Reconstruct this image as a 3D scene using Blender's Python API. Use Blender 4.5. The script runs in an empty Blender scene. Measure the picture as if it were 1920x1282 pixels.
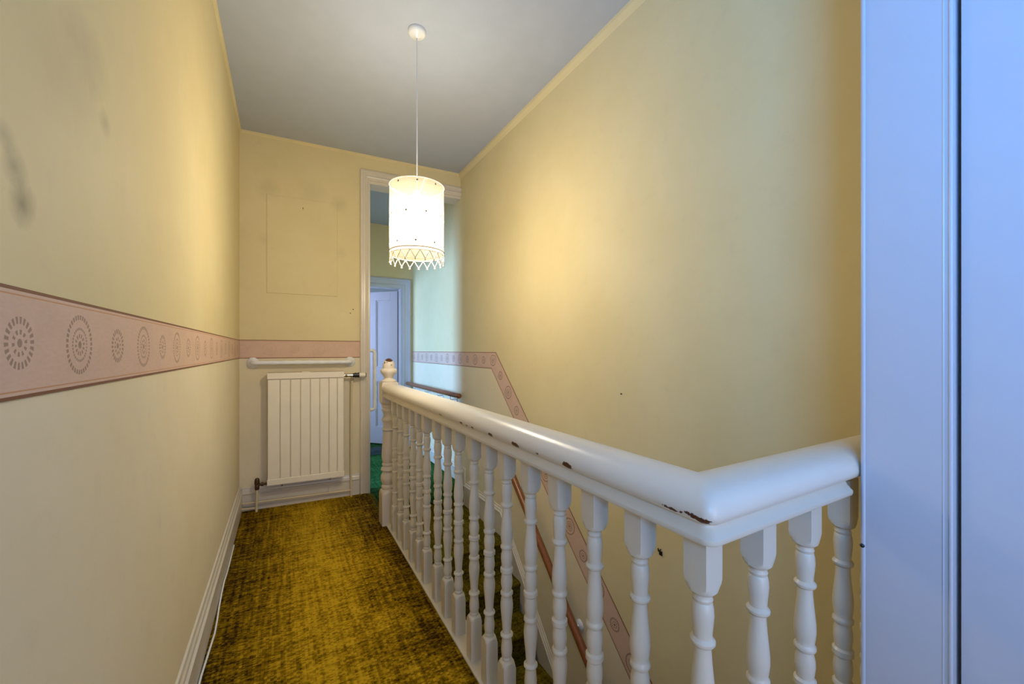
import bpy, bmesh, math, random
from mathutils import Vector
random.seed(7)
SC = bpy.context.scene
COL = SC.collection

# ------------------------------------------------------------------ camera
F_PX = 756.68
cam_d = bpy.data.cameras.new('camera'); cam = bpy.data.objects.new('camera', cam_d); COL.objects.link(cam)
cam_d.sensor_width = 36.0; cam_d.lens = F_PX / 1920 * 36.0
cam_d.shift_y = 15.9 / 1920; cam_d.clip_start = 0.02
cam.location = (0, 0, 1.2); cam.rotation_euler = (math.pi / 2, 0, -0.5151)
SC.camera = cam

# ------------------------------------------------------------------ world, daylight, exposure
w = bpy.data.worlds.new('sky'); SC.world = w; w.use_nodes = True
w.node_tree.nodes['Background'].inputs[0].default_value = (0.30, 0.50, 1.0, 1)
w.node_tree.nodes['Background'].inputs[1].default_value = 0.3

def area(name, loc, rot, sx, sy, power, col, spread=math.pi):
    l = bpy.data.lights.new(name, 'AREA'); l.shape = 'RECTANGLE'; l.size = sx; l.size_y = sy
    l.energy = power; l.color = col; l.spread = spread
    o = bpy.data.objects.new(name, l); COL.objects.link(o); o.location = loc; o.rotation_euler = rot
    return o
# daylight in the window of the left wall, just behind the viewer
area('daylight_landing_window', (-0.74, -0.95, 1.62), Vector((.74, .46, .50)).to_track_quat('-Z', 'Y').to_euler(), 1.0, 1.4, 150, (0.08, 0.38, 1.0))
# soft fill light added behind the viewer to lift the lower walls
area('fill_light_behind_viewer', (0.35, -1.68, 1.0), (math.radians(90), 0, 0), 0.88, 1.9, 21, (0.76, 0.76, 1.0))
# daylight from the open room on the left of the back corridor
area('daylight_corridor_room', (-1.0, 4.10, 1.35), (0, math.radians(-90), 0), 1.3, 0.5, 118, (0.26, 0.50, 1.0))
# daylight in the far bedroom window
area('daylight_far_room_window', (-0.52, 5.90, 1.45), (0, math.radians(-90), 0), 1.3, 1.0, 42, (0.44, 0.56, 1.0))
LAMP_POWER = 41.0
SC.view_settings.view_transform = 'Standard'; SC.view_settings.look = 'None'
SC.view_settings.exposure = 0.0; SC.view_settings.gamma = 1.0; SC.view_settings.use_curve_mapping = False

# ------------------------------------------------------------------ material helpers
def lin(r, g, b):
    f = lambda c: (c / 255 / 12.92) if c / 255 <= 0.04045 else ((c / 255 + 0.055) / 1.055) ** 2.4
    return (f(r), f(g), f(b), 1.0)

class N:
    """tiny node-tree writer"""
    def __init__(s, name, rough=0.6, spec=0.3):
        s.m = bpy.data.materials.new(name); s.m.use_nodes = True
        s.t = s.m.node_tree; s.b = s.t.nodes['Principled BSDF']
        s.b.inputs['Roughness'].default_value = rough
        s.b.inputs['Specular IOR Level'].default_value = spec
    def n(s, typ, **kw):
        x = s.t.nodes.new(typ)
        for k, v in kw.items(): setattr(x, k, v)
        return x
    def put(s, sock, v):
        if isinstance(v, bpy.types.NodeSocket): s.t.links.new(v, sock)
        elif isinstance(v, (tuple, list)): sock.default_value = v
        else: sock.default_value = v
    def math(s, op, a, b=None, c=None, clamp=False):
        x = s.n('ShaderNodeMath', operation=op); x.use_clamp = clamp
        s.put(x.inputs[0], a)
        if b is not None: s.put(x.inputs[1], b)
        if c is not None: s.put(x.inputs[2], c)
        return x.outputs[0]
    def coord(s, out='Object'): return s.n('ShaderNodeTexCoord').outputs[out]
    def sep(s, v):
        x = s.n('ShaderNodeSeparateXYZ'); s.put(x.inputs[0], v); return x.outputs
    def scaled(s, v, sc):
        x = s.n('ShaderNodeMapping'); s.put(x.inputs[0], v); x.inputs['Scale'].default_value = sc; return x.outputs[0]
    def noise(s, v, scale, detail=3, rough=0.55, out='Fac'):
        x = s.n('ShaderNodeTexNoise'); s.put(x.inputs['Vector'], v); x.inputs['Scale'].default_value = scale
        x.inputs['Detail'].default_value = detail; x.inputs['Roughness'].default_value = rough; return x.outputs[out]
    def ramp(s, fac, *stops):
        x = s.n('ShaderNodeValToRGB'); s.put(x.inputs[0], fac); e = x.color_ramp.elements
        while len(e) < len(stops): e.new(0.5)
        for i, (p, c) in enumerate(stops): e[i].position = p; e[i].color = c if isinstance(c, (tuple, list)) else (c, c, c, 1)
        return x.outputs[0]
    def mix(s, fac, a, b, typ='MIX'):
        x = s.n('ShaderNodeMix', data_type='RGBA', blend_type=typ)
        s.put(x.inputs[0], fac); s.put(x.inputs[6], a); s.put(x.inputs[7], b); return x.outputs[2]
    def bump(s, h, strength=0.2, dist=0.005):
        x = s.n('ShaderNodeBump'); x.inputs['Strength'].default_value = strength; x.inputs['Distance'].default_value = dist
        s.put(x.inputs['Height'], h); s.t.links.new(x.outputs[0], s.b.inputs['Normal'])
    def col(s, c): s.put(s.b.inputs['Base Color'], c); return s

def paint(name, rgb, rough=0.45, var=0.06, chips=(), spec=0.35, metallic=0.0, bump=0.05):
    k = N(name, rough, spec); v = k.coord()
    c = lin(*rgb); d = tuple(x * (1 - var * 2.2) for x in c[:3]) + (1,)
    base = k.mix(k.noise(v, 9, 4), d, c)
    f = None
    for (x, y, z, r) in chips:
        m = k.n('ShaderNodeVectorMath', operation='DISTANCE')
        off = k.n('ShaderNodeVectorMath', operation='MULTIPLY'); k.put(off.inputs[0], v); off.inputs[1].default_value = (1, .55, 1.3)
        k.put(m.inputs[0], off.outputs[0]); m.inputs[1].default_value = (x, y * .55, z * 1.3)
        q = k.math('SUBTRACT', r, m.outputs['Value'])
        f = q if f is None else k.math('MAXIMUM', f, q)
    if f is not None:
        nz = k.math('MULTIPLY_ADD', k.noise(v, 160, 2), 0.012, -0.006)
        msk = k.math('MULTIPLY', k.math('ADD', f, nz), 900, clamp=True)
        base = k.mix(msk, base, lin(84, 50, 34))
    k.col(base); k.b.inputs['Metallic'].default_value = metallic
    if bump: k.bump(k.noise(v, 40, 2), bump, 0.01)
    return k.m

def wall_paper(name, split=None, smudges=()):
    """yellow paint above the border, cream below; split(k, x, y, z) gives the dividing height"""
    k = N(name, 0.62, 0.25); v = k.coord(); X, Y, Z = k.sep(v)
    big = k.noise(v, 1.7, 4, 0.6); fine = k.noise(v, 14, 5, 0.65)
    yel = k.mix(k.ramp(big, (0.3, 0.0), (0.75, 1.0)), lin(214, 198, 148), lin(222, 208, 162))
    crm = k.mix(k.ramp(big, (0.3, 0.0), (0.75, 1.0)), lin(222, 209, 172), lin(229, 217, 185))
    if split is None: base = yel
    else:
        low = k.math('LESS_THAN', Z, split(k, X, Y))
        base = k.mix(low, yel, crm)
    dirt = k.ramp(fine, (0.55, 0.0), (0.85, 0.18))
    base = k.mix(dirt, base, lin(180, 168, 138))
    for (x, y, z, r, st, sy) in smudges:
        m = k.n('ShaderNodeVectorMath', operation='MULTIPLY'); k.put(m.inputs[0], v); m.inputs[1].default_value = (1, sy, 1)
        d = k.n('ShaderNodeVectorMath', operation='DISTANCE'); k.put(d.inputs[0], m.outputs[0]); d.inputs[1].default_value = (x, y * sy, z)
        q = k.math('SUBTRACT', 1.0, k.math('DIVIDE', k.math('ADD', d.outputs['Value'], k.math('MULTIPLY_ADD', fine, r, -r * .5)), r), clamp=True)
        base = k.mix(k.math('MULTIPLY', q, st), base, lin(105, 98, 82))
    k.col(base); k.bump(k.noise(v, 55, 3), 0.10, 0.004)
    return k.m

def border_print(name, strength):
    """pink wallpaper border with alternating large and small printed sun circles; UV in metres"""
    k = N(name, 0.6, 0.25); uv = k.coord('UV'); U, V, _ = k.sep(uv)
    def local(off):
        a = k.math('SUBTRACT', U, off)
        return k.math('SUBTRACT', a, k.math('MULTIPLY', k.math('ROUND', k.math('DIVIDE', a, 0.34)), 0.34))
    def polar(a):
        r = k.math('SQRT', k.math('ADD', k.math('MULTIPLY', a, a), k.math('MULTIPLY', V, V)))
        return r, k.math('ARCTAN2', V, a)
    def band(r, lo, hi): return k.math('MULTIPLY', k.math('GREATER_THAN', r, lo), k.math('LESS_THAN', r, hi))
    def dash(t, n, thr): return k.math('GREATER_THAN', k.math('SINE', k.math('MULTIPLY', t, n)), thr)
    r, t = polar(local(0.0))
    m = k.math('LESS_THAN', r, 0.0060)
    m = k.math('MAXIMUM', m, k.math('MULTIPLY', band(r, .011, .0175), dash(t, 12, 0.0)))
    m = k.math('MAXIMUM', m, k.math('MULTIPLY', band(r, .0235, .0275), dash(t, 30, -0.5)))
    m = k.math('MAXIMUM', m, k.math('MULTIPLY', band(r, .0400, .0475), dash(t, 34, -0.45)))
    r, t = polar(local(0.17))
    m = k.math('MAXIMUM', m, k.math('LESS_THAN', r, 0.0055))
    m = k.math('MAXIMUM', m, k.math('MULTIPLY', band(r, .011, .017), dash(t, 10, 0.1)))
    m = k.math('MAXIMUM', m, k.math('MULTIPLY', band(r, .024, .033), dash(t, 22, -0.2)))
    n1 = k.noise(k.scaled(uv, (60, 220, 1)), 1, 4); n2 = k.noise(k.scaled(uv, (9, 14, 1)), 1, 4)
    pink = k.mix(n1, lin(202, 170, 146), lin(220, 190, 168))
    pink = k.mix(k.ramp(n2, (.45, 0.0), (.8, .4)), pink, lin(190, 160, 138))
    c = k.mix(k.math('MULTIPLY', m, strength), pink, lin(112, 86, 66))
    av = k.math('ABSOLUTE', V)
    c = k.mix(band(av, .0585, .0605), c, lin(196, 146, 106))
    c = k.mix(k.math('GREATER_THAN', av, .0645), c, lin(128, 84, 58))
    k.col(c); return k.m

def carpet(name, lo, mid, hi, pale_middle=False):
    k = N(name, 0.95, 0.05); v = k.coord(); X, Y, Z = k.sep(v)
    # woven dashes: cells 14 mm by 9 mm, each with a random tone, in slubbed rows
    cell = k.n('ShaderNodeVectorMath', operation='FLOOR'); k.put(cell.inputs[0], k.scaled(v, (95, 150, 150)))
    wn = k.n('ShaderNodeTexWhiteNoise'); k.put(wn.inputs['Vector'], cell.outputs[0])
    streak = k.noise(k.scaled(v, (58, 3.2, 58)), 1, 3, 0.6)
    cross = k.noise(k.scaled(v, (3.0, 46, 46)), 1, 3, 0.6)
    patch = k.noise(k.scaled(v, (9, 7, 9)), 1, 2, 0.5)
    soft = k.noise(v, 2.3, 3, 0.5)
    fib = k.noise(v, 420, 2, 0.7)
    s = k.math('MULTIPLY', wn.outputs[0], 0.30)
    for a, g in ((streak, .70), (cross, .62), (patch, .26), (soft, .25), (fib, .16)):
        s = k.math('MULTIPLY_ADD', a, g, s)
    if pale_middle:                                                     # paler along a wavering middle line, darker towards both edges
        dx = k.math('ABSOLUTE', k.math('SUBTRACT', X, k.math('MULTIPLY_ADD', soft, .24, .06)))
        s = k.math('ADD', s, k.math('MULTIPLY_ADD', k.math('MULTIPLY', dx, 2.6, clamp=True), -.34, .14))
    s = k.math('MULTIPLY_ADD', s, 1.7, -1.36)
    c = k.ramp(s, (0.0, lin(*lo)), (0.45, lin(*mid)), (1.0, lin(*hi)))
    k.col(c); k.bump(k.math('MULTIPLY_ADD', fib, 0.8, s), 0.5, 0.004)
    k.b.inputs['Sheen Weight'].default_value = 0.0
    return k.m

def wood(name):
    k = N(name, 0.32, 0.5); v = k.coord()
    g = k.noise(k.scaled(v, (60, 6, 60)), 1, 4)
    k.col(k.mix(g, lin(106, 60, 28), lin(146, 86, 42))); return k.m

LSPLIT = lambda k, X, Y: 1.2
RSPLIT = lambda k, X, Y: k.math('SUBTRACT', 1.12, k.math('MULTIPLY', 0.972, k.math('MAXIMUM', 0.0, k.math('SUBTRACT', 2.85, Y))))
CHIPS = [(.589, 1.795, .927, .005), (.589, 1.664, .924, .007), (.589, 1.64, .925, .004), (.589, 1.429, .925, .008), (.589, 1.378, .924, .006), (.589, 1.325, .924, .007),
         (.589, 1.18, .925, .009), (.589, 1.02, .925, .012), (.589, .901, .926, .004), (.589, .773, .926, .011), (.589, .486, .924, .004), (.589, .475, .924, .005),
         (.589, .456, .925, .003), (.589, .443, .93, .004), (.589, .432, .927, .006), (.589, .415, .923, .008)]
M = {}
M['wall_left'] = wall_paper('left wall paint', LSPLIT, [(-.287, .748, 1.385, .032, .65, .9), (-.287, .73, 1.425, .028, .5, .9), (-.287, .71, 1.455, .022, .35, .8), (-.287, .93, 1.70, .07, .22, .6), (-.287, 1.02, 1.62, .03, .3, .9), (-.287, .86, 1.62, .10, .15, .6)])
M['wall_far'] = wall_paper('far wall paint', LSPLIT, [(-.10, 3.61, 2.44, .10, .16, 1), (.20, 3.60, 2.46, .12, .12, 1), (.40, 3.59, 2.40, .08, .16, 1), (-.13, 3.61, 2.05, .06, .10, 1), (.41, 3.59, 2.0, .05, .12, 1)])
M['wall_right'] = wall_paper('right wall paint', RSPLIT)
M['wall_plain'] = wall_paper('plain yellow paint')
M['ceiling'] = paint('ceiling emulsion', (184, 192, 204), 0.85, 0.05, spec=0.1)
M['white'] = paint('aged white gloss paint', (216, 207, 188), 0.3, 0.05, spec=0.45)
M['white_door'] = paint('white door paint', (194, 196, 204), 0.32, 0.03, spec=0.4)
M['rail'] = paint('chipped white gloss paint', (230, 225, 213), 0.22, 0.04, CHIPS, spec=0.5)
M['newel'] = paint('worn white gloss paint', (216, 205, 186), 0.28, 0.05, [(.64, 2.88, 1.142, .026), (.61, 2.86, 1.125, .008), (.655, 2.835, 1.12, .008), (.60, 2.85, 1.10, .006)], spec=0.45)
M['radiator'] = paint('cream radiator enamel', (246, 237, 212), 0.35, 0.05, spec=0.4)
M['plastic'] = paint('white plastic', (232, 234, 232), 0.25, 0.01, spec=0.5, bump=0)
M['pipe'] = paint('painted copper pipe', (222, 204, 164), 0.35, 0.06)
M['dark'] = paint('black plastic', (26, 24, 22), 0.35, 0.05, spec=0.5, bump=0)
M['metal'] = paint('worn chrome', (190, 176, 160), 0.25, 0.08, metallic=1.0, bump=0)
M['brass'] = paint('tarnished brass', (96, 74, 50), 0.4, 0.15, metallic=0.8, bump=0)
M['wood'] = wood('varnished brown wood')
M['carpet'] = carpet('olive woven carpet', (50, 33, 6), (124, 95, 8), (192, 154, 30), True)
M['green'] = carpet('green woven carpet', (14, 34, 12), (30, 70, 30), (58, 104, 56))
M['stair'] = carpet('dark olive stair carpet', (36, 30, 8), (76, 66, 14), (118, 104, 26))
M['mat'] = paint('grey doormat', (70, 84, 86), 0.95, 0.2, spec=0.05)
M['border'] = border_print('printed border paper', 0.62)
M['border_dark'] = border_print('crisp border paper', 0.9)
M['border_faint'] = border_print('faded border paper', 0.10)
M['bulb'] = N('lit bulb').m
_b = M['bulb'].node_tree.nodes['Principled BSDF']; _b.inputs['Emission Color'].default_value = (1, .86, .62, 1); _b.inputs['Emission Strength'].default_value = 25
def shade_mat():
    k = N('sheer cream fabric'); t = k.t; out = t.nodes['Material Output']; v = k.coord(); X, Y, Z = k.sep(v)
    weave = k.noise(k.scaled(v, (70, 70, 5)), 1, 3)
    c = k.mix(weave, lin(232, 200, 166), lin(226, 228, 208))
    tr = k.n('ShaderNodeBsdfTransparent'); tr.inputs[0].default_value = (.92, .88, .80, 1)
    tl = k.n('ShaderNodeBsdfTranslucent'); k.put(tl.inputs[0], c)
    df = k.n('ShaderNodeBsdfDiffuse'); k.put(df.inputs[0], c)
    a = k.n('ShaderNodeMixShader'); a.inputs[0].default_value = .35; t.links.new(tl.outputs[0], a.inputs[1]); t.links.new(df.outputs[0], a.inputs[2])
    b = k.n('ShaderNodeMixShader'); b.inputs[0].default_value = .20; t.links.new(tr.outputs[0], b.inputs[1]); t.links.new(a.outputs[0], b.inputs[2])
    t.links.new(b.outputs[0], out.inputs[0]); return k.m
M['shade'] = shade_mat()
M['trimline'] = paint('brown braid', (112, 66, 40), 0.7, 0.1)
M['fringe'] = paint('cream bead fringe', (244, 222, 186), 0.4, 0.05)
M['sequin'] = paint('grey sequin', (84, 88, 92), 0.3, 0.05)

# ------------------------------------------------------------------ mesh helpers
def link(name, me, mat, parent=None):
    o = bpy.data.objects.new(name, me); COL.objects.link(o)
    if mat is not None and not me.materials: me.materials.append(mat)
    if parent is not None: o.parent = parent
    return o
def mesh(name, V, F, smooth=False):
    me = bpy.data.meshes.new(name); me.from_pydata([tuple(v) for v in V], [], F)
    bm = bmesh.new(); bm.from_mesh(me); bmesh.ops.recalc_face_normals(bm, faces=bm.faces); bm.to_mesh(me); bm.free()
    if smooth:
        for p in me.polygons: p.use_smooth = True
        me.set_sharp_from_angle(angle=math.radians(38))
    return me
class MB:
    def __init__(s): s.V = []; s.F = []
    def add(s, V, F):
        o = len(s.V); s.V += [tuple(v) for v in V]; s.F += [tuple(i + o for i in f) for f in F]; return s
    def box(s, x0, x1, y0, y1, z0, z1, tf=None, bev=0.0):
        bm = bmesh.new(); bmesh.ops.create_cube(bm, size=1)
        for v in bm.verts: v.co = Vector(((x0 + x1) / 2 + v.co.x * (x1 - x0), (y0 + y1) / 2 + v.co.y * (y1 - y0), (z0 + z1) / 2 + v.co.z * (z1 - z0)))
        if bev: bmesh.ops.bevel(bm, geom=list(bm.edges), offset=bev, segments=2, profile=0.5, affect='EDGES')
        bm.verts.index_update()
        V = [tf(*v.co) if tf else v.co.copy() for v in bm.verts]; F = [[v.index for v in f.verts] for f in bm.faces]
        bm.free(); return s.add(V, F)
    def prism(s, poly, a, b, tf):
        """poly [(p,q)] extruded from a to b; tf(p,q,t)->xyz"""
        n = len(poly)
        fa = a if callable(a) else (lambda q: a)
        fb = b if callable(b) else (lambda q: b)                       # ends may depend on q: mitres
        V = [tf(p, q, fa(q)) for p, q in poly] + [tf(p, q, fb(q)) for p, q in poly]
        F = [(i, (i + 1) % n, n + (i + 1) % n, n + i) for i in range(n)] + [tuple(range(n))[::-1], tuple(range(n, 2 * n))]
        return s.add(V, F)
    def tube(s, pts, r, seg=10, caps=True, rf=None):
        P = [Vector(p) for p in pts]; V = []; F = []
        up = None
        for i, p in enumerate(P):
            d = ((P[min(i + 1, len(P) - 1)] - p).normalized() + (p - P[max(i - 1, 0)]).normalized())
            d = d.normalized() if d.length > 1e-9 else (P[1] - P[0]).normalized()
            if up is None: up = Vector((0, 0, 1)) if abs(d.z) < .9 else Vector((1, 0, 0))
            a = d.cross(up).normalized(); b = a.cross(d).normalized(); up = b
            rr = rf(i) if rf else r
            for j in range(seg):
                t = 2 * math.pi * j / seg; V.append(p + a * (math.cos(t) * rr) + b * (math.sin(t) * rr))
        for i in range(len(P) - 1):
            for j in range(seg):
                F.append((i * seg + j, i * seg + (j + 1) % seg, (i + 1) * seg + (j + 1) % seg, (i + 1) * seg + j))
        if caps: F.append(tuple(range(seg))[::-1]); F.append(tuple((len(P) - 1) * seg + j for j in range(seg)))
        return s.add(V, F)
    def lathe(s, prof, c=(0, 0, 0), seg=20, tf=None, caps=True):
        """prof [(r,z)] around z; tf maps local xyz to world"""
        V = []; F = []; n = len(prof)
        for r, z in prof:
            for j in range(seg):
                t = 2 * math.pi * j / seg; q = (r * math.cos(t), r * math.sin(t), z)
                V.append(tf(*q) if tf else (c[0] + q[0], c[1] + q[1], c[2] + q[2]))
        for i in range(n - 1):
            for j in range(seg): F.append((i * seg + j, i * seg + (j + 1) % seg, (i + 1) * seg + (j + 1) % seg, (i + 1) * seg + j))
        if caps: F.append(tuple(range(seg))[::-1]); F.append(tuple((n - 1) * seg + j for j in range(seg)))
        return s.add(V, F)
    def build(s, name, mat, parent=None, smooth=False): return link(name, mesh(name, s.V, s.F, smooth), mat, parent)

def arc(c, r, a0, a1, n, ax, ay):
    c = Vector(c); ax = Vector(ax); ay = Vector(ay)
    return [c + ax * (r * math.cos(math.radians(a0 + (a1 - a0) * i / n))) + ay * (r * math.sin(math.radians(a0 + (a1 - a0) * i / n))) for i in range(n + 1)]
def empty(name, loc=(0, 0, 0)):
    o = bpy.data.objects.new(name, None); COL.objects.link(o); o.location = loc; o.empty_display_size = .1; return o
def at(parent, *children):
    for c in children: pass
def tag(o, label, cat=None, group=None):
    o['label'] = label
    if cat: o['category'] = cat
    if group: o['group'] = group
    return o
def struct(o, label, cat=None):
    o['kind'] = 'structure'; o['label'] = label; o['category'] = cat or o.name.split('_')[0].split('.')[0]; return o

XL, XR, ZC = -0.287, 1.4445, 2.8505
FWK = 0.055
def FW(x, n, z): return (x - FWK * n, 3.61 - FWK * x - n, z)          # far wall: n = distance out of the wall
def fy(x, n=0): return 3.61 - FWK * x - n

# ================================================================== setting
# floors
b = MB()
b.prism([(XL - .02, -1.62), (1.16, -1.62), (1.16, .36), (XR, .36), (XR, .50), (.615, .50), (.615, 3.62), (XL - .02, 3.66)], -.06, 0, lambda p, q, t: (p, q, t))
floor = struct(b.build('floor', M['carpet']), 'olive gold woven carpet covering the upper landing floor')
b = MB(); b.box(.50, XR + .1, 3.40, 5.30, -.14, -.03, bev=.012)
struct(b.build('floor_corridor', M['green']), 'green carpet of the back corridor beyond the tall opening')
b = MB(); b.box(-.6, 2.2, 5.30, 7.3, -.14, -.035)
struct(b.build('floor_bedroom', M['green']), 'green carpet in the room behind the far panelled door')
b = MB(); b.box(.5, XR + .02, -1.6, 3.8, -2.55, -2.4)
struct(b.build('floor_hall', M['stair']), 'dark carpet of the lower hall at the foot of the stairs')

# left wall with the window behind the viewer
b = MB()
b.box(XL - .15, XL, -.28, 3.80, -.06, ZC + .1); b.box(XL - .15, XL, -1.62, -1.32, -.06, ZC + .1)
b.box(XL - .15, XL, -1.32, -.28, -.06, 1.40); b.box(XL - .15, XL, -1.32, -.28, 2.78, ZC + .1)
wl = struct(b.build('wall_left', M['wall_left']), 'long left wall, yellow above and cream below a pink border')
# far wall with tall opening running to the right wall
b = MB()
b.box(XL - .1, .628, -.145, 0, -.06, ZC + .1, tf=FW); b.box(.628, XR + .1, -.145, 0, 2.64, ZC + .1, tf=FW)
wf = struct(b.build('wall_far', M['wall_far']), 'yellow end wall with the radiator and the tall opening')
b = MB(); b.box(XR, XR + .15, -1.62, 5.30, -3.0, ZC + .1)
wr = struct(b.build('wall_right', M['wall_right']), 'tall yellow stairwell wall on the right with a stepped pink border')
b = MB(); b.box(XL - .15, -.10, -1.77, -1.62, -.06, ZC + .1); b.box(.80, 1.3, -1.77, -1.62, -.06, ZC + .1); b.box(-.10, .80, -1.77, -1.62, 2.0, ZC + .1)  # unseen wall, opening added to let the fill light through
struct(b.build('wall_near', M['wall_plain']), 'yellow wall behind the viewer with an opening added for the fill light')
b = MB(); b.box(1.135, XR, -1.62, .36, 2.06, ZC + .1); b.box(1.135, XR, -1.62, -.75, -.06, 2.06); b.box(1.135, XR, .20, .36, -3.0, 2.06); b.box(.7, XR, .30, .36, -3.0, -.06)
struct(b.build('wall_side', M['wall_plain']), 'short yellow wall around the white door beside the stairwell')
b = MB(); b.box(.50, .598, .52, 3.50, -2.4, -.062)
struct(b.build('wall_stairwell', M['wall_plain']), 'wall under the landing on the open side of the stairs')
b = MB(); b.box(XL - .15, XR + .15, -1.77, 3.65, ZC, ZC + .12)
struct(b.build('ceiling', M['ceiling']), 'white painted landing ceiling with the pendant lamp')
b = MB(); b.box(.3, XR + .15, 3.66, 5.30, 2.76, 2.9)
struct(b.build('ceiling_corridor', M['ceiling']), 'white ceiling of the back corridor')
# corridor walls
b = MB(); b.box(.43, .55, 3.70, 3.79, -.14, 2.8); b.box(.43, .55, 4.75, 5.30, -.14, 2.8); b.box(.43, .55, 3.79, 4.75, 2.02, 2.8)
struct(b.build('wall_corridor_left', M['wall_plain']), 'left wall of the back corridor with a bright doorway')
b = MB(); b.box(.43, .52, 5.15, 5.27, -.14, 2.8); b.box(.52, 1.305, 5.15, 5.27, 1.99, 2.8); b.box(1.305, XR + .02, 5.15, 5.27, -.14, 2.8)
struct(b.build('wall_corridor_end', M['wall_plain']), 'yellow wall above the far panelled door')
b = MB(); b.box(-.6, 2.2, 7.2, 7.3, -.14, 2.8); b.box(-.7, -.6, 5.27, 7.3, -.14, 2.8); b.box(2.2, 2.3, 5.27, 7.3, -.14, 2.8); b.box(-.7, .43, 5.15, 5.27, -.14, 2.8); b.box(XR + .15, 2.3, 5.15, 5.27, -.14, 2.8)
struct(b.build('wall_bedroom', paint('pale room paint', (206, 210, 196), .8)), 'pale walls of the room behind the far door')
b = MB(); b.box(-.7, 2.3, 5.27, 7.3, 2.6, 2.7)
struct(b.build('ceiling_bedroom', M['ceiling']), 'ceiling of the room behind the far door')

# window frame behind the viewer
b = MB()
for a in ((-1.32, -1.26, 1.4, 2.78), (-.34, -.28, 1.4, 2.78), (-1.26, -.34, 1.4, 1.46), (-1.26, -.34, 2.72, 2.78), (-1.26, -.34, 2.07, 2.11)):
    b.box(XL - .11, XL - .06, a[0], a[1], a[2], a[3])
wi = struct(b.build('window_1', M['white']), 'white sash window in the left wall behind the viewer')
b = MB(); b.box(XL - .1, XL + .04, -1.36, -.24, 1.365, 1.40, bev=.006); b.build('window_sill', M['white'], wi)

# narrow yellow edging paper where walls meet the ceiling
b = MB(); b.prism([(0, 0), (-.022, 0), (-.019, -.016), (0, -.045)], .36, 3.53, lambda p, q, t: (XR + p, t, ZC + q))
struct(b.build('trim_1', M['wall_plain']), 'narrow yellow edging where the right wall meets the ceiling')
b = MB(); b.prism([(0, 0), (.012, 0), (.010, -.010), (0, -.024)], -1.6, 3.62, lambda p, q, t: (XL + p, t, ZC + q))
struct(b.build('trim_2', M['wall_plain']), 'narrow yellow edging where the left wall meets the ceiling')
b = MB(); b.prism([(0, 0), (.012, 0), (.010, -.010), (0, -.020)], XL, XR, lambda p, q, t: FW(t, p, ZC + q))
struct(b.build('trim_3', M['wall_plain']), 'narrow yellow edging where the far wall meets the ceiling')

# skirting boards
SK = [(0, 0), (.018, 0), (.018, .128), (.023, .134), (.023, .142), (.016, .150), (.014, .162), (.009, .170), (.006, .183), (0, .187)]
b = MB(); b.prism(SK, -1.6, 3.61, lambda p, q, t: (XL + p, t, q))
struct(b.build('baseboard_left', M['white']), 'white moulded skirting board along the left wall', 'skirting')
b = MB(); b.prism([(p, q * .92) for p, q in SK], XL + .018, .553, lambda p, q, t: FW(t, p, q))
struct(b.build('baseboard_far', M['white']), 'white moulded skirting board behind the radiator pipes', 'skirting')
SKR = [(p, q) for p, q in [(0, -.24), (.018, -.24), (.018, -.05), (.023, -.044), (.023, -.036), (.016, -.028), (.014, -.018), (.007, -.012), (.006, -.002), (0, 0)]]
def skirt_run(path):
    """path [(y,ztop)] on the right wall"""
    b = MB(); n = len(SKR); V = []; F = []
    for y, z in path: V += [(XR - p, y, z + q) for p, q in SKR]
    for i in range(len(path) - 1):
        for j in range(n): F.append((i * n + j, i * n + (j + 1) % n, (i + 1) * n + (j + 1) % n, (i + 1) * n + j))
    F += [tuple(range(n)), tuple((len(path) - 1) * n + j for j in range(n))]
    return b.add(V, F)
bs = struct(skirt_run([(3.43, .012), (2.70, .012), (.16, .012 - 1.055 * 2.54)]).build('baseboard_right', M['white']), 'white skirting stepping down the stairs along the right wall', 'skirting')
b = skirt_run([(5.15, .125), (3.42, .125)]); b.box(XR - .022, XR, 3.395, 3.43, -.2, .125, bev=.003); b.build('corridor_skirting', M['white'], bs)

# casing round the tall opening
CP = [(0, 0), (.020, 0), (.024, .010), (.024, .020), (.018, .024), (.018, .040), (.022, .044), (.024, .050), (.020, .060), (.014, .064), (.014, .074), (0, .076)]
tr = struct(empty('trim_4', FW(.59, 0, 0)), 'white moulded casing round the tall opening beside the radiator', 'door frame')
def child(mb, name, mat, parent, smooth=False):
    l = parent.location
    mb.V = [(v[0] - l[0], v[1] - l[1], v[2] - l[2]) for v in mb.V]
    o = mb.build(name, mat, parent, smooth); return o
b = MB(); b.prism(CP, 0, lambda q: 2.722 - q * 1.12, lambda p, q, t: FW(.560 + q, p, t)); child(b, 'jamb_casing', M['white'], tr)
b = MB(); b.prism([(p, q * 1.12) for p, q in CP], lambda q: .560 + q / 1.12, XR, lambda p, q, t: FW(t, p, 2.722 - q)); child(b, 'head_casing', M['white'], tr)
b = MB(); b.box(.600, .640, -.150, .004, -.05, 2.64, tf=FW, bev=.003); child(b, 'jamb_lining', M['white'], tr)
b = MB(); b.box(.600, XR, -.150, .004, 2.615, 2.645, tf=FW, bev=.003); child(b, 'head_lining', M['white'], tr)

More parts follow.
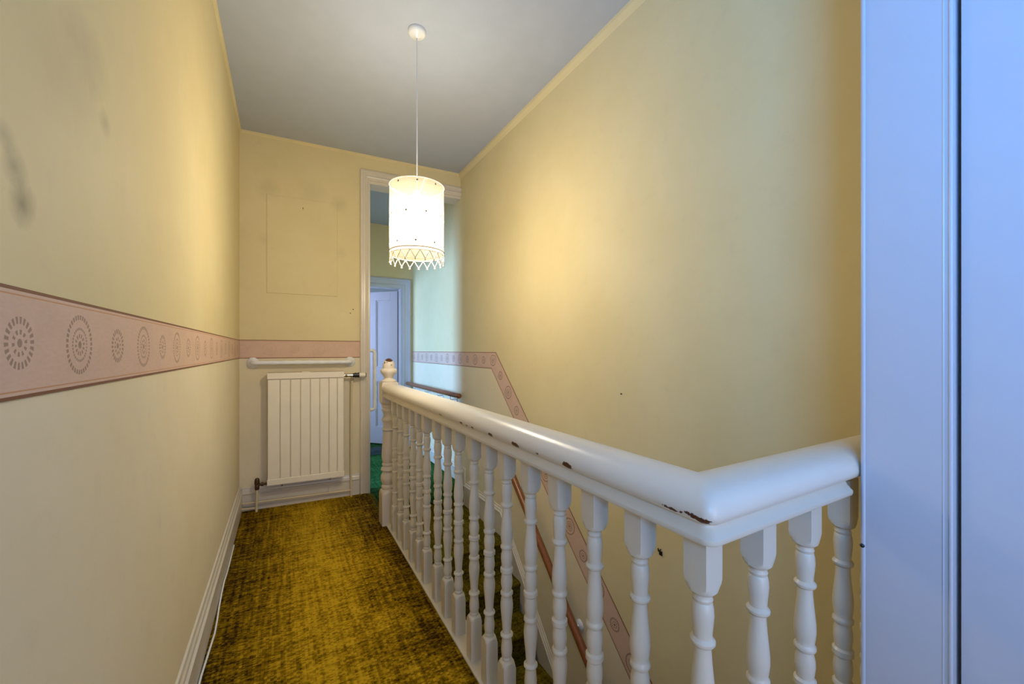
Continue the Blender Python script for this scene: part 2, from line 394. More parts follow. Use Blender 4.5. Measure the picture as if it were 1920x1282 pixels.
# wallpaper borders (flat printed paper on the walls)
def border(name, quads, mat, parent, label):
    """quads: list of 4 (xyz, u, v)"""
    V = []; F = []; UV = []
    for q in quads:
        o = len(V)
        for p, u, v in q: V.append(p); UV.append((u, v))
        F.append((o, o + 1, o + 2, o + 3))
    me = bpy.data.meshes.new(name); me.from_pydata(V, [], F); uvl = me.uv_layers.new(name='print')
    for p in me.polygons:
        for li in p.loop_indices: uvl.data[li].uv = UV[me.loops[li].vertex_index]
    o = link(name, me, mat, parent); o['label'] = label
    so = o.modifiers.new('paper', 'SOLIDIFY'); so.thickness = .0012; so.offset = 0
    return o
HB = .069
x = XL + .0018
border('wallpaper_border', [[((x, -.28, 1.140), -.28 - .906, -HB), ((x, 3.62, 1.140), 3.62 - .906, -HB), ((x, 3.62, 1.278), 3.62 - .906, HB), ((x, -.28, 1.278), -.28 - .906, HB)]], M['border'], wl, 'pink border paper printed with sun circles on the left wall')
q = [(FW(a, .0018, z), a + .095, v) for a, z, v in ((XL, 1.140, -HB), (.560, 1.140, -HB), (.560, 1.280, HB), (XL, 1.280, HB))]
border('wallpaper_border', [q], M['border_faint'], wf, 'faded pink border paper above the radiator')
x = XR - .0018
zt, zb = 1.187, 1.055
ku_t, ku_b = (2.806, zt), (2.882, zb)                                  # mitred corner
sl = Vector((-1.0, -.966)).normalized(); L = 3.9
uo = Vector((ku_t[0] - 2.855, zt - 1.121)).dot(sl); ub = Vector((ku_b[0] - 2.855, zb - 1.121)).dot(sl)
ts = Vector((ku_t[0], ku_t[1])) + sl * L; bs_ = Vector((ku_b[0], ku_b[1])) + sl * (L + uo - ub)
border('wallpaper_border', [
    [((x, 5.15, zb), 2.855 - 5.15, -HB), ((x, ku_b[0], zb), 2.855 - ku_b[0], -HB), ((x, ku_t[0], zt), 2.855 - ku_t[0], HB), ((x, 5.15, zt), 2.855 - 5.15, HB)],
    [((x, ku_b[0], zb), ub, -HB), ((x, bs_[0], bs_[1]), uo + L, -HB), ((x, ts[0], ts[1]), uo + L, HB), ((x, ku_t[0], zt), uo, HB)]],
    M['border_dark'], wr, 'pink sun circle border running level then down the stairs')

# slightly raised patch on the far wall, pale where a picture hung
b = MB(); b.box(-.113, .386, -.004, .005, 1.642, 2.40, tf=FW, bev=.003)
p = b.build('wall_patch', M['wall_far'], wf); p['label'] = 'slightly raised painted rectangle on the end wall'

# ================================================================== staircase
st = tag(empty('staircase', (1.06, 2.6, -.2)), 'steep carpeted staircase going down beside the right wall', 'stairs')
def noseprof(y0, y1, z):
    r = .016
    pts = [(y1, z), (y0 + r, z)] + [(y0 + r - r * math.sin(math.radians(a)), z - r + r * math.cos(math.radians(a))) for a in (30, 60, 90, 120, 150)] + [(y0 + r, z - 2 * r), (y1, z - 2 * r)]
    return pts
TX0, TX1 = .605, XR - .020
NT = 11
b = MB(); b.prism(noseprof(2.60, 3.42, -.2), .645, TX1, lambda p, q, t: (t, p, q)); child(b, 'landing_tread', M['stair'], st)
b = MB(); b.box(.60, TX1, 3.41, 3.44, -.24, -.052); child(b, 'riser', M['stair'], st)
b = MB(); b.box(.605, .66, 2.93, 3.56, -.24, -.004, bev=.012); child(b, 'side_riser', M['stair'], st)
b = MB(); b.box(TX0, TX1, 2.612, 2.632, -.40, -.232); child(b, 'riser', M['stair'], st)
for k in range(1, NT):
    y = 2.60 - .205 * k; z = -.2 - .2 * k
    b = MB(); b.prism(noseprof(y, y + .225, z), TX0, TX1, lambda p, q, t: (t, p, q)); child(b, 'tread', M['stair'], st)
    b = MB(); b.box(TX0, TX1, y + .012, y + .032, z - .2, z - .032); child(b, 'riser', M['stair'], st)

# ================================================================== balustrade
RX, RY = .645, .455
bal = tag(empty('balustrade', (RX, RY, 0)), 'white painted balustrade with turned spindles and chipped handrail round the stairwell', 'balustrade')
def sec(ang, sq, rad):
    """radius of the square of half-width sq clipped by a circle of radius rad"""
    c, s_ = abs(math.cos(ang)), abs(math.sin(ang)); return min(sq / max(c, s_), rad)
def turned(secs, seg=24):
    """secs [(z, half_square, circle_radius)]"""
    V = []; F = []; n = len(secs)
    for z, sq, rad in secs:
        for j in range(seg):
            a = 2 * math.pi * j / seg; r = sec(a, sq, rad); V.append((r * math.cos(a), r * math.sin(a), z))
    for i in range(n - 1):
        for j in range(seg): F.append((i * seg + j, i * seg + (j + 1) % seg, (i + 1) * seg + (j + 1) % seg, (i + 1) * seg + j))
    F += [tuple(range(seg))[::-1], tuple((n - 1) * seg + j for j in range(seg))]
    return V, F
# half profile of a spindle measured from its middle (z = .47): (dz, radius)
HALF = [(.000, .0212), (.006, .0212), (.0085, .0185), (.011, .0165), (.022, .0178), (.036, .0196), (.050, .0190), (.062, .0165), (.069, .0155), (.070, .0185), (.074, .0208), (.080, .0208), (.084, .0180),
        (.086, .0172), (.098, .0192), (.112, .0208), (.128, .0205), (.150, .0185), (.175, .0160), (.200, .0143), (.207, .0145), (.2085, .0180), (.2125, .0210), (.217, .0210), (.221, .0178),
        (.223, .0158), (.234, .0163), (.248, .0178), (.262, .0190), (.275, .0182), (.283, .0165), (.285, .0152), (.2875, .0165), (.291, .0172), (.293, .0160), (.297, .0158)]
BIG = 9.0; A = .0224; CR = A * 1.4143
SEC = [(0.0, A, BIG)]
SEC += [(.150, A, CR)] + [(.150 + d, A, r) for d, r in ((.006, .0300), (.012, .0275), (.017, .0240), (.0205, .0190), (.022, .0160))]
SEC += [(.47 - d, BIG, r) for d, r in reversed(HALF)] + [(.47 + d, BIG, r) for d, r in HALF[1:]]
SEC += [(.769, BIG, .0160), (.771, A, .0190), (.775, A, .0240), (.781, A, .0275), (.788, A, .0300), (.797, A, CR), (.890, A, BIG)]
V, F = turned(SEC); sp_me = mesh('baluster', V, F, True); sp_me.materials.append(M['white'])
ys = [2.713, 2.568, 2.433, 2.283, 2.159, 2.032, 1.862, 1.728, 1.598, 1.438, 1.305, 1.175, 1.026, .880, .740, .599, .455]
for y in ys:
    o = link('baluster', sp_me, None, bal); o.location = (0, y - RY, .004); o.rotation_euler = (0, 0, math.pi * .5 * random.randint(0, 3))
for xx in (.817, .998, 1.177, 1.33):
    o = link('baluster', sp_me, None, bal); o.location = (xx - RX, 0, .004)
# newel post with acorn finial
NX, NY = .640, 2.880
ns = [(-.20, .055, BIG), (.200, .055, .0778), (.214, .055, .072), (.226, .055, .064), (.236, .055, .054), (.240, .055, .047)]
ns += [(z, BIG, r) for z, r in ((.242, .046), (.252, .050), (.262, .049), (.268, .044), (.272, .042), (.285, .048), (.305, .054), (.325, .054), (.340, .049), (.352, .042), (.358, .040), (.362, .046), (.372, .053), (.384, .050), (.392, .042),
        (.398, .040), (.402, .044), (.410, .046), (.417, .043), (.421, .040), (.440, .045), (.470, .0475), (.510, .0460), (.560, .0420), (.610, .0385), (.640, .0375), (.644, .041), (.650, .044), (.657, .041), (.661, .0375),
        (.680, .0370), (.698, .039), (.706, .043), (.716, .049), (.724, .048), (.732, .041), (.742, .0375), (.760, .038), (.776, .042), (.782, .047), (.790, .047), (.796, .042), (.802, .042), (.808, .048), (.816, .049), (.824, .045))]
ns += [(.828, .055, .052), (.834, .055, .060), (.842, .055, .068), (.852, .055, .0778), (.972, .055, .0778), (.980, .050, .0778)]
V, F = turned(ns, 32)
nw = link('newel_post', mesh('newel_post', V, F, True), M['newel'], bal); nw.location = (NX - RX, NY - RY, 0)
fin = [(.046, .975), (.050, .982), (.050, .990), (.044, .996), (.034, .999), (.030, 1.006), (.032, 1.016), (.042, 1.028), (.052, 1.042), (.056, 1.054), (.054, 1.066), (.046, 1.074), (.040, 1.076), (.0405, 1.084), (.040, 1.098), (.036, 1.114), (.028, 1.130), (.016, 1.141), (.004, 1.145)]
# finial carries the worn paint, so it keeps world coordinates for its pattern
b = MB(); b.lathe(fin, (NX - RX, NY - RY, 0), 28); fi = b.build('finial', None, nw, True)
fi.data.materials.append(paint('worn acorn paint', (230, 218, 198), .3, .06, [(NX - RX, NY - RY - .01, 1.142, .03), (NX - RX - .035, NY - RY - .02, 1.115, .008), (NX - RX + .01, NY - RY - .045, 1.10, .007), (NX - RX - .02, NY - RY - .04, 1.12, .009)], spec=.45))
fi.location = (-(NX - RX), -(NY - RY), 0); fi['label'] = 'acorn finial with paint worn off its tip'
# rail swept from newel to corner to return (mitred)
RP = [(-.050, .917), (-.056, .923), (-.0585, .932), (-.0580, .942), (-.054, .953), (-.046, .963), (-.034, .971), (-.018, .976), (0, .978)]
RP = RP + [(-p, z) for p, z in reversed(RP[:-1])]
MP = [(-.052, .883), (-.054, .887), (-.054, .893), (-.050, .897), (-.044, .903), (-.040, .911), (-.040, .919)]
MP = MP + [(-p, z) for p, z in reversed(MP)]
def sweep(prof, xe):
    V = []; F = []; n = len(prof); NA = 6
    rows = [[(NX + p, 2.835, z) for p, z in prof]]
    for i in range(NA + 1):
        t = math.pi / 2 * i / NA; row = []
        for p, z in prof:
            r = .020 * min(1, max(0, -p / .04)) + .0004 * (p >= 0)
            row.append((RX + p + r - r * math.cos(t), RY + p + r - r * math.sin(t), z))
        rows.append(row)
    rows.append([(xe, RY + p, z) for p, z in prof])
    for r in rows: V += r
    for i in range(len(rows) - 1):
        for j in range(n): F.append((i * n + j, i * n + (j + 1) % n, (i + 1) * n + (j + 1) % n, (i + 1) * n + j))
    F += [tuple(range(n)), tuple((len(rows) - 1) * n + j for j in range(n))]
    return MB().add(V, F)
hr = sweep(RP, 1.36); hr = child(hr, 'handrail', None, bal, True)
hr.data.materials.append(paint('chipped white handrail paint', (222, 214, 198), .3, .03, [(x - RX, y - RY, z, r) for x, y, z, r in CHIPS], spec=.5)); hr['label'] = 'rounded handrail with brown paint chips'
b = sweep(MP, 1.085); child(b, 'rail_moulding', M['white'], bal, True)
b = MB(); b.box(.612, .705, .40, 2.83, -.03, .008, bev=.004); child(b, 'base_rail', M['white'], bal)
b = MB(); b.box(.70, XR, .42, .515, -.03, .008, bev=.004); child(b, 'base_rail', M['white'], bal)
b = MB(); b.box(.684, .700, .50, 2.82, -.20, -.02); child(b, 'fascia_board', M['white'], bal)
b = MB(); b.box(.684, XR, .498, .512, -.26, -.02); child(b, 'fascia_board', M['white'], bal)

# ================================================================== pendant lamp
LX, LY = .600, 2.056
lamp = tag(empty('pendant_lamp', (LX, LY, 1.64)), 'lit pendant lamp with fringed cream drum shade on a long cord', 'lamp')
def lc(mb, name, mat, smooth=True, parent=lamp): return child(mb, name, mat, lamp, smooth) if parent is lamp else None
b = MB(); b.lathe([(.044, ZC + .001), (.046, ZC - .004), (.044, ZC - .016), (.036, ZC - .024), (.014, ZC - .030), (.006, ZC - .038), (.002, ZC - .039)], (LX, LY, 0), 28); rose = lc(b, 'ceiling_rose', M['plastic'])
b = MB(); b.tube([(LX, LY, ZC - .03), (LX, LY, 2.025)], .0032, 8); lc(b, 'cord', M['plastic'])
b = MB(); b.lathe([(.004, 2.035), (.016, 2.022), (.020, 2.005), (.020, 1.96), (.017, 1.955), (.017, 1.93)], (LX, LY, 0), 20); lc(b, 'lampholder', M['plastic'])
b = MB(); b.lathe([(.013, 1.932), (.014, 1.915), (.022, 1.895), (.029, 1.870), (.029, 1.852), (.022, 1.835), (.008, 1.826)], (LX, LY, 0), 18); bulb = lc(b, 'bulb', M['bulb'])
SR = .137; ZT, ZB_ = 2.043, 1.700
b = MB(); V = []; F = []; seg = 72; rows = 14
for i in range(rows + 1):
    t = i / rows; z = ZT + (ZB_ - ZT) * t
    for j in range(seg):
        a = 2 * math.pi * j / seg
        r = SR + .0012 * math.sin(a * 11 + 1.7 * t) * math.sin(math.pi * t) * 1.6 - .0015 * math.sin(math.pi * t)
        V.append((LX + r * math.cos(a), LY + r * math.sin(a), z))
for i in range(rows):
    for j in range(seg): F.append((i * seg + j, i * seg + (j + 1) % seg, (i + 1) * seg + (j + 1) % seg, (i + 1) * seg + j))
b.add(V, F); sh = lc(b, 'lamp_shade', M['shade']); sh['label'] = 'sheer glowing cream fabric drum'
def ring(z, r, t): return [(LX + r * math.cos(2 * math.pi * j / 64), LY + r * math.sin(2 * math.pi * j / 64), z) for j in range(65)]
def ringpart(name, z, r, t, mat):
    b = MB(); b.tube(ring(z, r, t), t, 6, caps=False)
    l = sh.parent.location; b.V = [(v[0] - l[0], v[1] - l[1], v[2] - l[2]) for v in b.V]; return b.build(name, mat, sh, True)
ringpart('rim', ZT, SR + .001, .0022, M['fringe']); ringpart('braid', ZB_ + .006, SR + .001, .0020, M['trimline']); ringpart('hem', ZB_ - .010, SR, .0016, M['fringe'])
b = MB()
for a in (30, 150, 270):
    a = math.radians(a); b.tube([(LX + .018 * math.cos(a), LY + .018 * math.sin(a), 1.985), (LX + SR * math.cos(a), LY + SR * math.sin(a), ZT)], .0014, 6)
lc(b, 'spider', M['plastic'])
b = MB(); V = []; F = []
for j in range(64):
    a = 2 * math.pi * j / 64; V += [(LX + SR * math.cos(a), LY + SR * math.sin(a), ZB_ + .002), (LX + SR * math.cos(a), LY + SR * math.sin(a), ZB_ - .012)]
for j in range(64): F.append((2 * j, 2 * ((j + 1) % 64), 2 * ((j + 1) % 64) + 1, 2 * j + 1))
b.add(V, F); lc(b, 'hem_band', M['shade'])
b = MB(); NFR = 18
for j in range(NFR):
    a0, a1, a2 = [2 * math.pi * (j + t) / NFR for t in (0, .5, 1)]
    P = lambda a, z: (LX + SR * math.cos(a), LY + SR * math.sin(a), z)
    b.tube([P(a0, ZB_ - .010), P(a0 + (a1 - a0) * .5, ZB_ - .030), P(a1, ZB_ - .050)], .0019, 6)
    b.tube([P(a1, ZB_ - .050), P(a1 + (a2 - a1) * .5, ZB_ - .030), P(a2, ZB_ - .010)], .0019, 6)
    q = P(a1, ZB_ - .054); b.lathe([(.001, -.006), (.0042, -.003), (.0042, .002), (.001, .006)], q, 8)
lc(b, 'fringe', M['fringe'])
b = MB()
for row, (z, off) in enumerate(((2.026, .35), (1.88, .80), (1.735, .28))):
    for j in range(9):
        a = 2 * math.pi * (j + off) / 9; rr = SR + .002
        e = Vector((math.cos(a), math.sin(a), 0)); tgt = Vector((-math.sin(a), math.cos(a), 0)); c = Vector((LX, LY, z)) + e * rr; u = Vector((0, 0, 1))
        b.add([c + u * .0065, c + tgt * .0055, c - u * .0065, c - tgt * .0055, c + e * .003, c - e * .003], [(0, 1, 4), (1, 2, 4), (2, 3, 4), (3, 0, 4), (1, 0, 5), (2, 1, 5), (3, 2, 5), (0, 3, 5)])
sq = lc(b, 'sequins', M['sequin'], False); sq['kind'] = 'stuff'
pl = bpy.data.lights.new('lamp_glow', 'POINT'); pl.energy = LAMP_POWER; pl.color = (1.0, .89, .71); pl.shadow_soft_size = .085
po = bpy.data.objects.new('lamp_glow', pl); COL.objects.link(po); po.parent = lamp; po.location = (0, 0, 1.84 - 1.64)

# ================================================================== radiator with valves and pipes
rad = tag(empty('radiator', FW(.16, .06, .19)), 'cream ribbed panel radiator on the end wall beside the opening', 'radiator')
RX0, RX1, RZ0, RZ1, RF = -.100, .428, .190, 1.032, .100
b = MB(); b.box(RX0, RX1, .045, .088, RZ0, RZ1, tf=FW, bev=.006); child(b, 'back_panel', M['radiator'], rad)
b = MB(); b.box(RX0 - .002, RX1 + .002, .040, .104, RZ1 - .048, RZ1, tf=FW, bev=.004); child(b, 'top_rail', M['radiator'], rad)
b = MB(); b.box(RX0 - .002, RX1 + .002, .040, .106, RZ0, RZ0 + .045, tf=FW, bev=.004); child(b, 'bottom_rail', M['radiator'], rad)
e = [0, .155, .285, .413, .541, .666, .790, .905, 1.0]
for i in range(8):
    a = RX0 + (RX1 - RX0) * e[i] + .0022; c = RX0 + (RX1 - RX0) * e[i + 1] - .0022
    b = MB(); b.box(a, c, .080, .1005, RZ0 + .043, RZ1 - .052, tf=FW, bev=.005); child(b, 'rib', M['radiator'], rad)
b = MB(); b.box(.13, .18, .06, .085, RZ1 - .004, RZ1 + .004, tf=FW); child(b, 'vent_clip', M['radiator'], rad)
for xx in (-.012, .322):
    b = MB(); b.box(xx, xx + .012, .055, .075, RZ0 - .022, RZ0 + .004, tf=FW); child(b, 'hanger', M['metal'], rad)
# lockshield valve, lower left
vl = child(MB().lathe([(.013, -.012), (.015, 0), (.015, .022), (.012, .026)], tf=lambda x, y, z: FW(-.168 + x, .068 + y, .175 + z), seg=16), 'lockshield_valve', M['brass'], rad, True)
b = MB(); b.lathe([(.011, .200), (.017, .204), (.0175, .222), (.015, .240), (.010, .248), (.003, .250)], tf=lambda x, y, z: FW(-.168 + x, .068 + y, z), seg=16)
l = rad.location; b.V = [(v[0] - l[0], v[1] - l[1], v[2] - l[2]) for v in b.V]; b.build('valve_cap', M['brass'], vl, True)
b = MB(); b.tube([FW(-.168, .068, .200), FW(-.140, .068, .200)], .010, 12); b.tube([FW(-.142, .068, .200), FW(-.128, .068, .200)], .014, 6); b.tube([FW(-.13, .068, .2), FW(-.09, .068, .2)], .009, 12)
child(b, 'valve_union', M['brass'], rad, True)
# thermostatic valve, upper right
b = MB(); b.tube([FW(.425, .07, .998), FW(.500, .07, .998)], .010, 12); b.tube([FW(.440, .07, .998), FW(.455, .07, .998)], .014, 6); b.tube([FW(.492, .07, 1.0), FW(.492, .07, .955)], .010, 12); b.tube([FW(.492, .07, .972), FW(.492, .07, .955)], .013, 6)
tv = child(b, 'thermostatic_valve', M['metal'], rad)
def sub(mb, name, mat, parent):
    l = rad.location; mb.V = [(v[0] - l[0], v[1] - l[1], v[2] - l[2]) for v in mb.V]; return mb.build(name, mat, parent, True)
b = MB()
for xa, xb, r in ((.498, .512, .017), (.512, .524, .020), (.524, .534, .017), (.534, .546, .021)): b.tube([FW(xa, .07, .998), FW(xb, .07, .998)], r, 18)
sub(b, 'valve_collar', M['dark'], tv)
b = MB(); b.tube([FW(.546, .07, .998), FW(.594, .07, .998)], .0175, 18); sub(b, 'thermostat_head', M['radiator'], tv)
b = MB(); b.tube([FW(.593, .07, .998), FW(.600, .07, .998)], .0172, 18); sub(b, 'end_cap', M['dark'], tv)
# pipes
b = MB(); b.tube([FW(-.168, .068, .172), FW(-.172, .066, .0)], .0085, 12); child(b, 'pipe', M['pipe'], rad, True)
b = MB(); b.tube([FW(XL + .02, .045, .064), FW(.486, .040, .052)], .0065, 12); child(b, 'pipe', M['pipe'], rad, True)
b = MB(); b.tube([FW(XL + .02, .050, .026), FW(-.172, .055, .024)], .0075, 12); child(b, 'pipe', M['pipe'], rad, True)
b = MB(); b.tube([FW(.492, .07, .965), FW(.491, .066, .92), FW(.488, .050, .85), FW(.486, .044, .5), FW(.486, .040, .0)], .0075, 12); child(b, 'pipe', M['pipe'], rad, True)
b = MB(); b.box(.318, .332, .020, .034, .052, .092, tf=FW, bev=.002); child(b, 'pipe_clip', M['white'], rad)

# ================================================================== grab rails
gr = tag(empty('grab_rail', FW(.14, 0, 1.107)), 'white fluted horizontal grab rail above the radiator', 'grab rail')
path = [FW(-.201, .006, 1.107)] + [FW(-.201 + .03 * (1 - math.cos(t)), .030 + .03 * math.sin(t), 1.107) for t in [i * math.pi / 12 for i in range(7)]]
n = 60; path += [FW(-.165 + (.445 + .165) * i / n, .060, 1.107) for i in range(n + 1)]
path += [FW(.480 - .03 * (1 - math.cos(t)), .030 + .03 * math.sin(t), 1.107) for t in [math.pi / 2 - i * math.pi / 12 for i in range(7)]] + [FW(.480, .006, 1.107)]
b = MB(); b.tube(path, .016, 14, rf=lambda i: .0165 + (.0016 * math.sin((i - 8) * 2 * math.pi / 8) if 10 < i < 66 else 0)); child(b, 'bar', M['plastic'], gr, True)
for xx in (-.201, .480):
    b = MB(); b.lathe([(.041, 0), (.041, .004), (.037, .010), (.022, .016), (.018, .022)], tf=lambda x, y, z, xx=xx: FW(xx + x, z, 1.107 + y), seg=28); fl = child(b, 'flange', M['plastic'], gr, True)
    b = MB(); b.lathe([(.004, .009), (.004, .013), (.001, .014)], tf=lambda x, y, z, xx=xx: FW(xx - .014 + x, z, 1.084 + y), seg=10)
    l = gr.location; b.V = [(v[0] - l[0], v[1] - l[1], v[2] - l[2]) for v in b.V]; b.build('screw', M['metal'], fl, True)
gy = fy(.64, -.06)
gh = tag(empty('grab_bar', (.64, gy, .95)), 'white fluted upright grab handle on the door jamb', 'grab rail')
g0, g1 = .690, 1.200
path = [(.640, gy, g0)] + [(.665 + .022 * math.sin(t), gy, g0 + .022 * (1 - math.cos(t))) for t in [i * math.pi / 12 for i in range(7)]]
path += [(.687, gy, g0 + .03 + (g1 - g0 - .06) * i / 40) for i in range(41)]
path += [(.665 + .022 * math.cos(t), gy, g1 - .022 + .022 * math.sin(t)) for t in [i * math.pi / 12 for i in range(7)]] + [(.640, gy, g1)]
b = MB(); b.tube(path, .013, 14, rf=lambda i: .0150 + (.0016 * math.sin((i - 8) * 2 * math.pi / 6) if 10 < i < 46 else 0)); child(b, 'bar', M['plastic'], gh, True)
for z in (g0, g1):
    b = MB(); b.lathe([(.030, 0), (.029, .004), (.018, .009)], tf=lambda x, y, zz, z=z: (.640 + zz, gy + x, z + y), seg=20); child(b, 'flange', M['plastic'], gh, True)

# ================================================================== wooden wall handrails
def capsule(p0, p1, r, n=14):
    p0, p1 = Vector(p0), Vector(p1); d = (p1 - p0).normalized(); pts = []; rs = []
    for a in (80, 60, 40, 20): pts.append(p0 + d * r * .6 * (1 - math.sin(math.radians(a)))); rs.append(r * math.cos(math.radians(a)) * 1)
    pts.append(p0 + d * r * .7); rs.append(r)
    q = [(p1 - (x - p0)) for x in reversed(pts)]; rq = list(reversed(rs))
    return MB().tube(pts + q, r, n, rf=lambda i: (rs + rq)[i])
hx = XR - .068
wh = tag(empty('wall_handrail', (hx, 4.3, .785)), 'level brown wooden handrail on brackets in the back corridor', 'handrail')
child(capsule((hx, 3.385, .790), (hx, 5.22, .780), .023), 'rail', M['wood'], wh, True)
for y in (3.62, 4.00, 4.42, 4.84):
    b = MB(); b.tube([(hx, y, .775), (hx, y, .745), (hx + .006, y, .735), (XR - .008, y, .735)], .005, 8); br = child(b, 'bracket', M['plastic'], wh, True)
    b = MB(); b.box(XR - .007, XR - .001, y - .018, y + .018, .700, .770, bev=.002); l = wh.location; b.V = [(v[0] - l[0], v[1] - l[1], v[2] - l[2]) for v in b.V]; b.build('wall_plate', M['plastic'], br)
wh2 = tag(empty('wall_handrail', (hx, 1.9, -.16)), 'sloping brown wooden handrail down the stairwell wall', 'handrail')
zz = lambda y: .299 + .952 * (y - 2.383)
child(capsule((hx, 2.50, zz(2.50)), (hx, .50, zz(.50)), .022), 'rail', M['wood'], wh2, True)
for y in (2.40, 1.777, 1.10):
    b = MB(); b.tube([(hx, y, zz(y) - .015), (hx, y, zz(y) - .045), (hx + .01, y, zz(y) - .056), (XR - .008, y, zz(y) - .056)], .006, 8); br = child(b, 'bracket', M['plastic'], wh2, True)
    b = MB(); b.lathe([(.030, 0), (.030, .004), (.024, .009), (.010, .012)], tf=lambda x, yy, z, y=y: (XR - .001 - z, y + x, zz(y) - .056 + yy), seg=20); l = wh2.location; b.V = [(v[0] - l[0], v[1] - l[1], v[2] - l[2]) for v in b.V]; b.build('wall_rose', M['plastic'], br, True)

# ================================================================== doors
# far panelled door, standing open into the room
d1 = empty('door_1', (1.30, 5.21, -.03)); d1['kind'] = 'structure'; d1['label'] = 'open white four panelled door at the end of the back corridor'; d1['category'] = 'door'
CPW = [(0, 0), (.016, 0), (.022, .012), (.022, .03), (.014, .036), (.014, .075), (.020, .085), (.020, .102), (.010, .112), (0, .115)]
b = MB(); b.prism(CPW, -.03, lambda q: 2.107 - q, lambda p, q, t: (1.420 - q, 5.15 - p, t)); child(b, 'jamb_casing', M['white_door'], d1)
b = MB(); b.prism(CPW, lambda q: .405 + q, lambda q: 1.420 - q, lambda p, q, t: (t, 5.15 - p, 2.107 - q)); child(b, 'head_casing', M['white_door'], d1)
b = MB(); b.prism(CPW, -.03, lambda q: 2.107 - q, lambda p, q, t: (.405 + q, 5.15 - p, t)); child(b, 'jamb_casing', M['white_door'], d1)
b = MB(); b.box(1.290, 1.306, 5.14, 5.275, -.03, 1.995); b.box(.515, .530, 5.14, 5.275, -.03, 1.995); b.box(.53, 1.29, 5.14, 5.275, 1.982, 1.997); child(b, 'door_lining', M['white_door'], d1)
ang = math.radians(47); hxp, hyp = 1.287, 5.262
def DL(s, n, z): return (hxp - s * math.cos(ang) - n * math.sin(ang) * 1.0, hyp + s * math.sin(ang) - n * math.cos(ang), z)
DW = .745; ZD0, ZD1 = -.015, 1.965
lf = empty('door_leaf'); lf.parent = d1
def dl(mb, name, mat=None):
    l = d1.location; mb.V = [(v[0] - l[0], v[1] - l[1], v[2] - l[2]) for v in mb.V]; return mb.build(name, mat or M['white_door'], lf)
for s0, s1, z0, z1 in ((0, .105, ZD0, ZD1), (DW - .105, DW, ZD0, ZD1)):
    dl(MB().box(s0, s1, -.018, .018, z0, z1, tf=DL, bev=.002), 'stile')
for z0, z1 in ((ZD0, .20), (.80, .98), (ZD1 - .11, ZD1)):
    dl(MB().box(.105, DW - .105, -.018, .018, z0, z1, tf=DL, bev=.002), 'rail')
dl(MB().box(.3225, .4225, -.018, .018, .20, .80, tf=DL, bev=.002), 'muntin'); dl(MB().box(.3225, .4225, -.018, .018, .98, ZD1 - .11, tf=DL, bev=.002), 'muntin')
for s0, s1 in ((.105, .3225), (.4225, DW - .105)):
    for z0, z1 in ((.20, .80), (.98, ZD1 - .11)):
        dl(MB().box(s0, s1, -.006, .006, z0, z1, tf=DL), 'panel')
        b = MB()
        for t in ((s0, s0 + .014, z0, z1), (s1 - .014, s1, z0, z1), (s0, s1, z0, z0 + .014), (s0, s1, z1 - .014, z1)): b.box(t[0], t[1], .005, .013, t[2], t[3], tf=DL, bev=.003)
        dl(b, 'bead')
b = MB(); b.lathe([(.010, .018), (.010, .045), (.022, .052), (.026, .064), (.022, .076), (.006, .080)], tf=lambda x, y, z: DL(DW - .055 + x, z, .90 + y), seg=16); dl(b, 'knob', M['dark'])
b = MB(); b.box(.56, 1.28, 4.93, 5.29, -.031, -.022, bev=.003)
tag(b.build('doormat', M['mat']), 'grey green mat in front of the open far door', 'mat')

# near white door and casing beside the viewer
d2 = empty('door_2', (1.10, -.2, 0)); d2['kind'] = 'structure'; d2['label'] = 'closed white door with beaded casing close on the right'; d2['category'] = 'door'
PX = 1.10
b = MB(); b.box(PX, PX + .035, .250, .393, 0, 2.86); child(b, 'casing', M['white_door'], d2)
b = MB(); b.tube([(PX + .002, .3885, 0), (PX + .002, .3885, 2.85)], .0045, 10); child(b, 'bead', M['white_door'], d2, True)
b = MB(); b.tube([(PX + .001, .2560, 0), (PX + .001, .2560, 2.85)], .0034, 10); b.tube([(PX + .002, .2660, 0), (PX + .002, .2660, 2.85)], .0028, 8); child(b, 'bead', M['white_door'], d2, True)
b = MB(); b.box(PX + .004, PX + .042, -.52, .2435, .006, 2.85, bev=.001); child(b, 'leaf', M['white_door'], d2)
b = MB(); b.box(PX, PX + .035, -.67, -.523, 0, 2.86, bev=.003); child(b, 'casing', M['white_door'], d2)
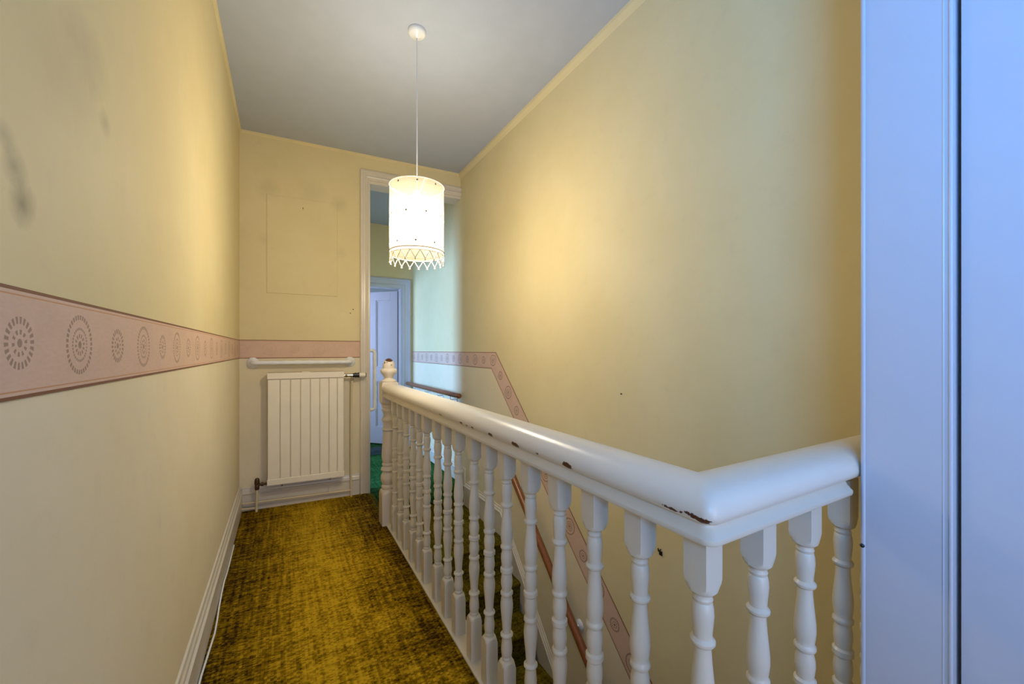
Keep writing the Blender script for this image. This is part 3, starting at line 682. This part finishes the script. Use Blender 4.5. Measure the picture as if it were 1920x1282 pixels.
b = MB(); b.lathe([(.010, 0), (.010, .03), (.024, .036), (.027, .05), (.022, .062), (.005, .066)], tf=lambda x, y, z: (PX + .004 - z, -.45 + x, 1.0 + y), seg=18); child(b, 'knob', M['brass'], d2, True)

# ================================================================== small things
pts = [(3.0, .022, .004), (2.75, .023, .004), (2.6, .023, .010), (2.5, .025, .030), (2.42, .023, .012), (2.3, .026, .006), (2.2, .031, .006), (2.1, .034, .006), (2.0, .030, .006), (1.85, .024, .006), (1.6, .023, .006), (1.2, .023, .006), (.6, .023, .006)]
b = MB(); b.tube([(XL + x, y, z) for y, x, z in pts], .0038, 8)
tag(b.build('cable', M['plastic'], None, True), 'thin white cable lying along the foot of the left skirting', 'cable')
b = MB(); b.tube([FW(.134, 0, 2.318), FW(.134, .012, 2.320), FW(.134, .014, 2.330)], .0022, 6); b.box(.128, .140, -.001, .003, 2.300, 2.322, tf=FW)
tag(b.build('picture_hook', M['brass'], None, True), 'small brass picture hook high on the end wall', 'hook')
b = MB(); b.tube([(XR, 1.222, .325), (XR - .016, 1.222, .322), (XR - .018, 1.222, .334)], .0028, 6); b.box(XR - .003, XR + .001, 1.214, 1.230, .300, .318)
tag(b.build('wall_hook', M['dark'], None, True), 'small black hook on the right wall behind the balustrade corner', 'hook')
for nm, pos, lab in (('screw', FW(.484, 0, 1.510), 'lower of two dark screw heads left of the opening'), ('screw', FW(.505, 0, 1.542), 'upper of two dark screw heads left of the opening')):
    b = MB(); b.lathe([(.0045, -.002), (.0045, .0015), (.002, .003)], tf=lambda x, y, z, p=pos: (p[0] + x, p[1] - z, p[2] + y), seg=10)
    tag(b.build(nm, M['dark'], None, True), lab, 'screw')
b = MB(); b.lathe([(.004, -.002), (.004, .003), (.002, .005)], tf=lambda x, y, z: (XR - z, 1.461 + x, .987 + y), seg=8)
tag(b.build('nail', M['brass'], None, True), 'tiny nail in the bare middle of the right wall', 'nail')
b = MB(); b.lathe([(.0045, -.002), (.0045, .004), (.002, .006)], tf=lambda x, y, z: (PX + .001 - z, .3895 + x, .775 + y), seg=8); child(b, 'nail', M['dark'], d2, True)
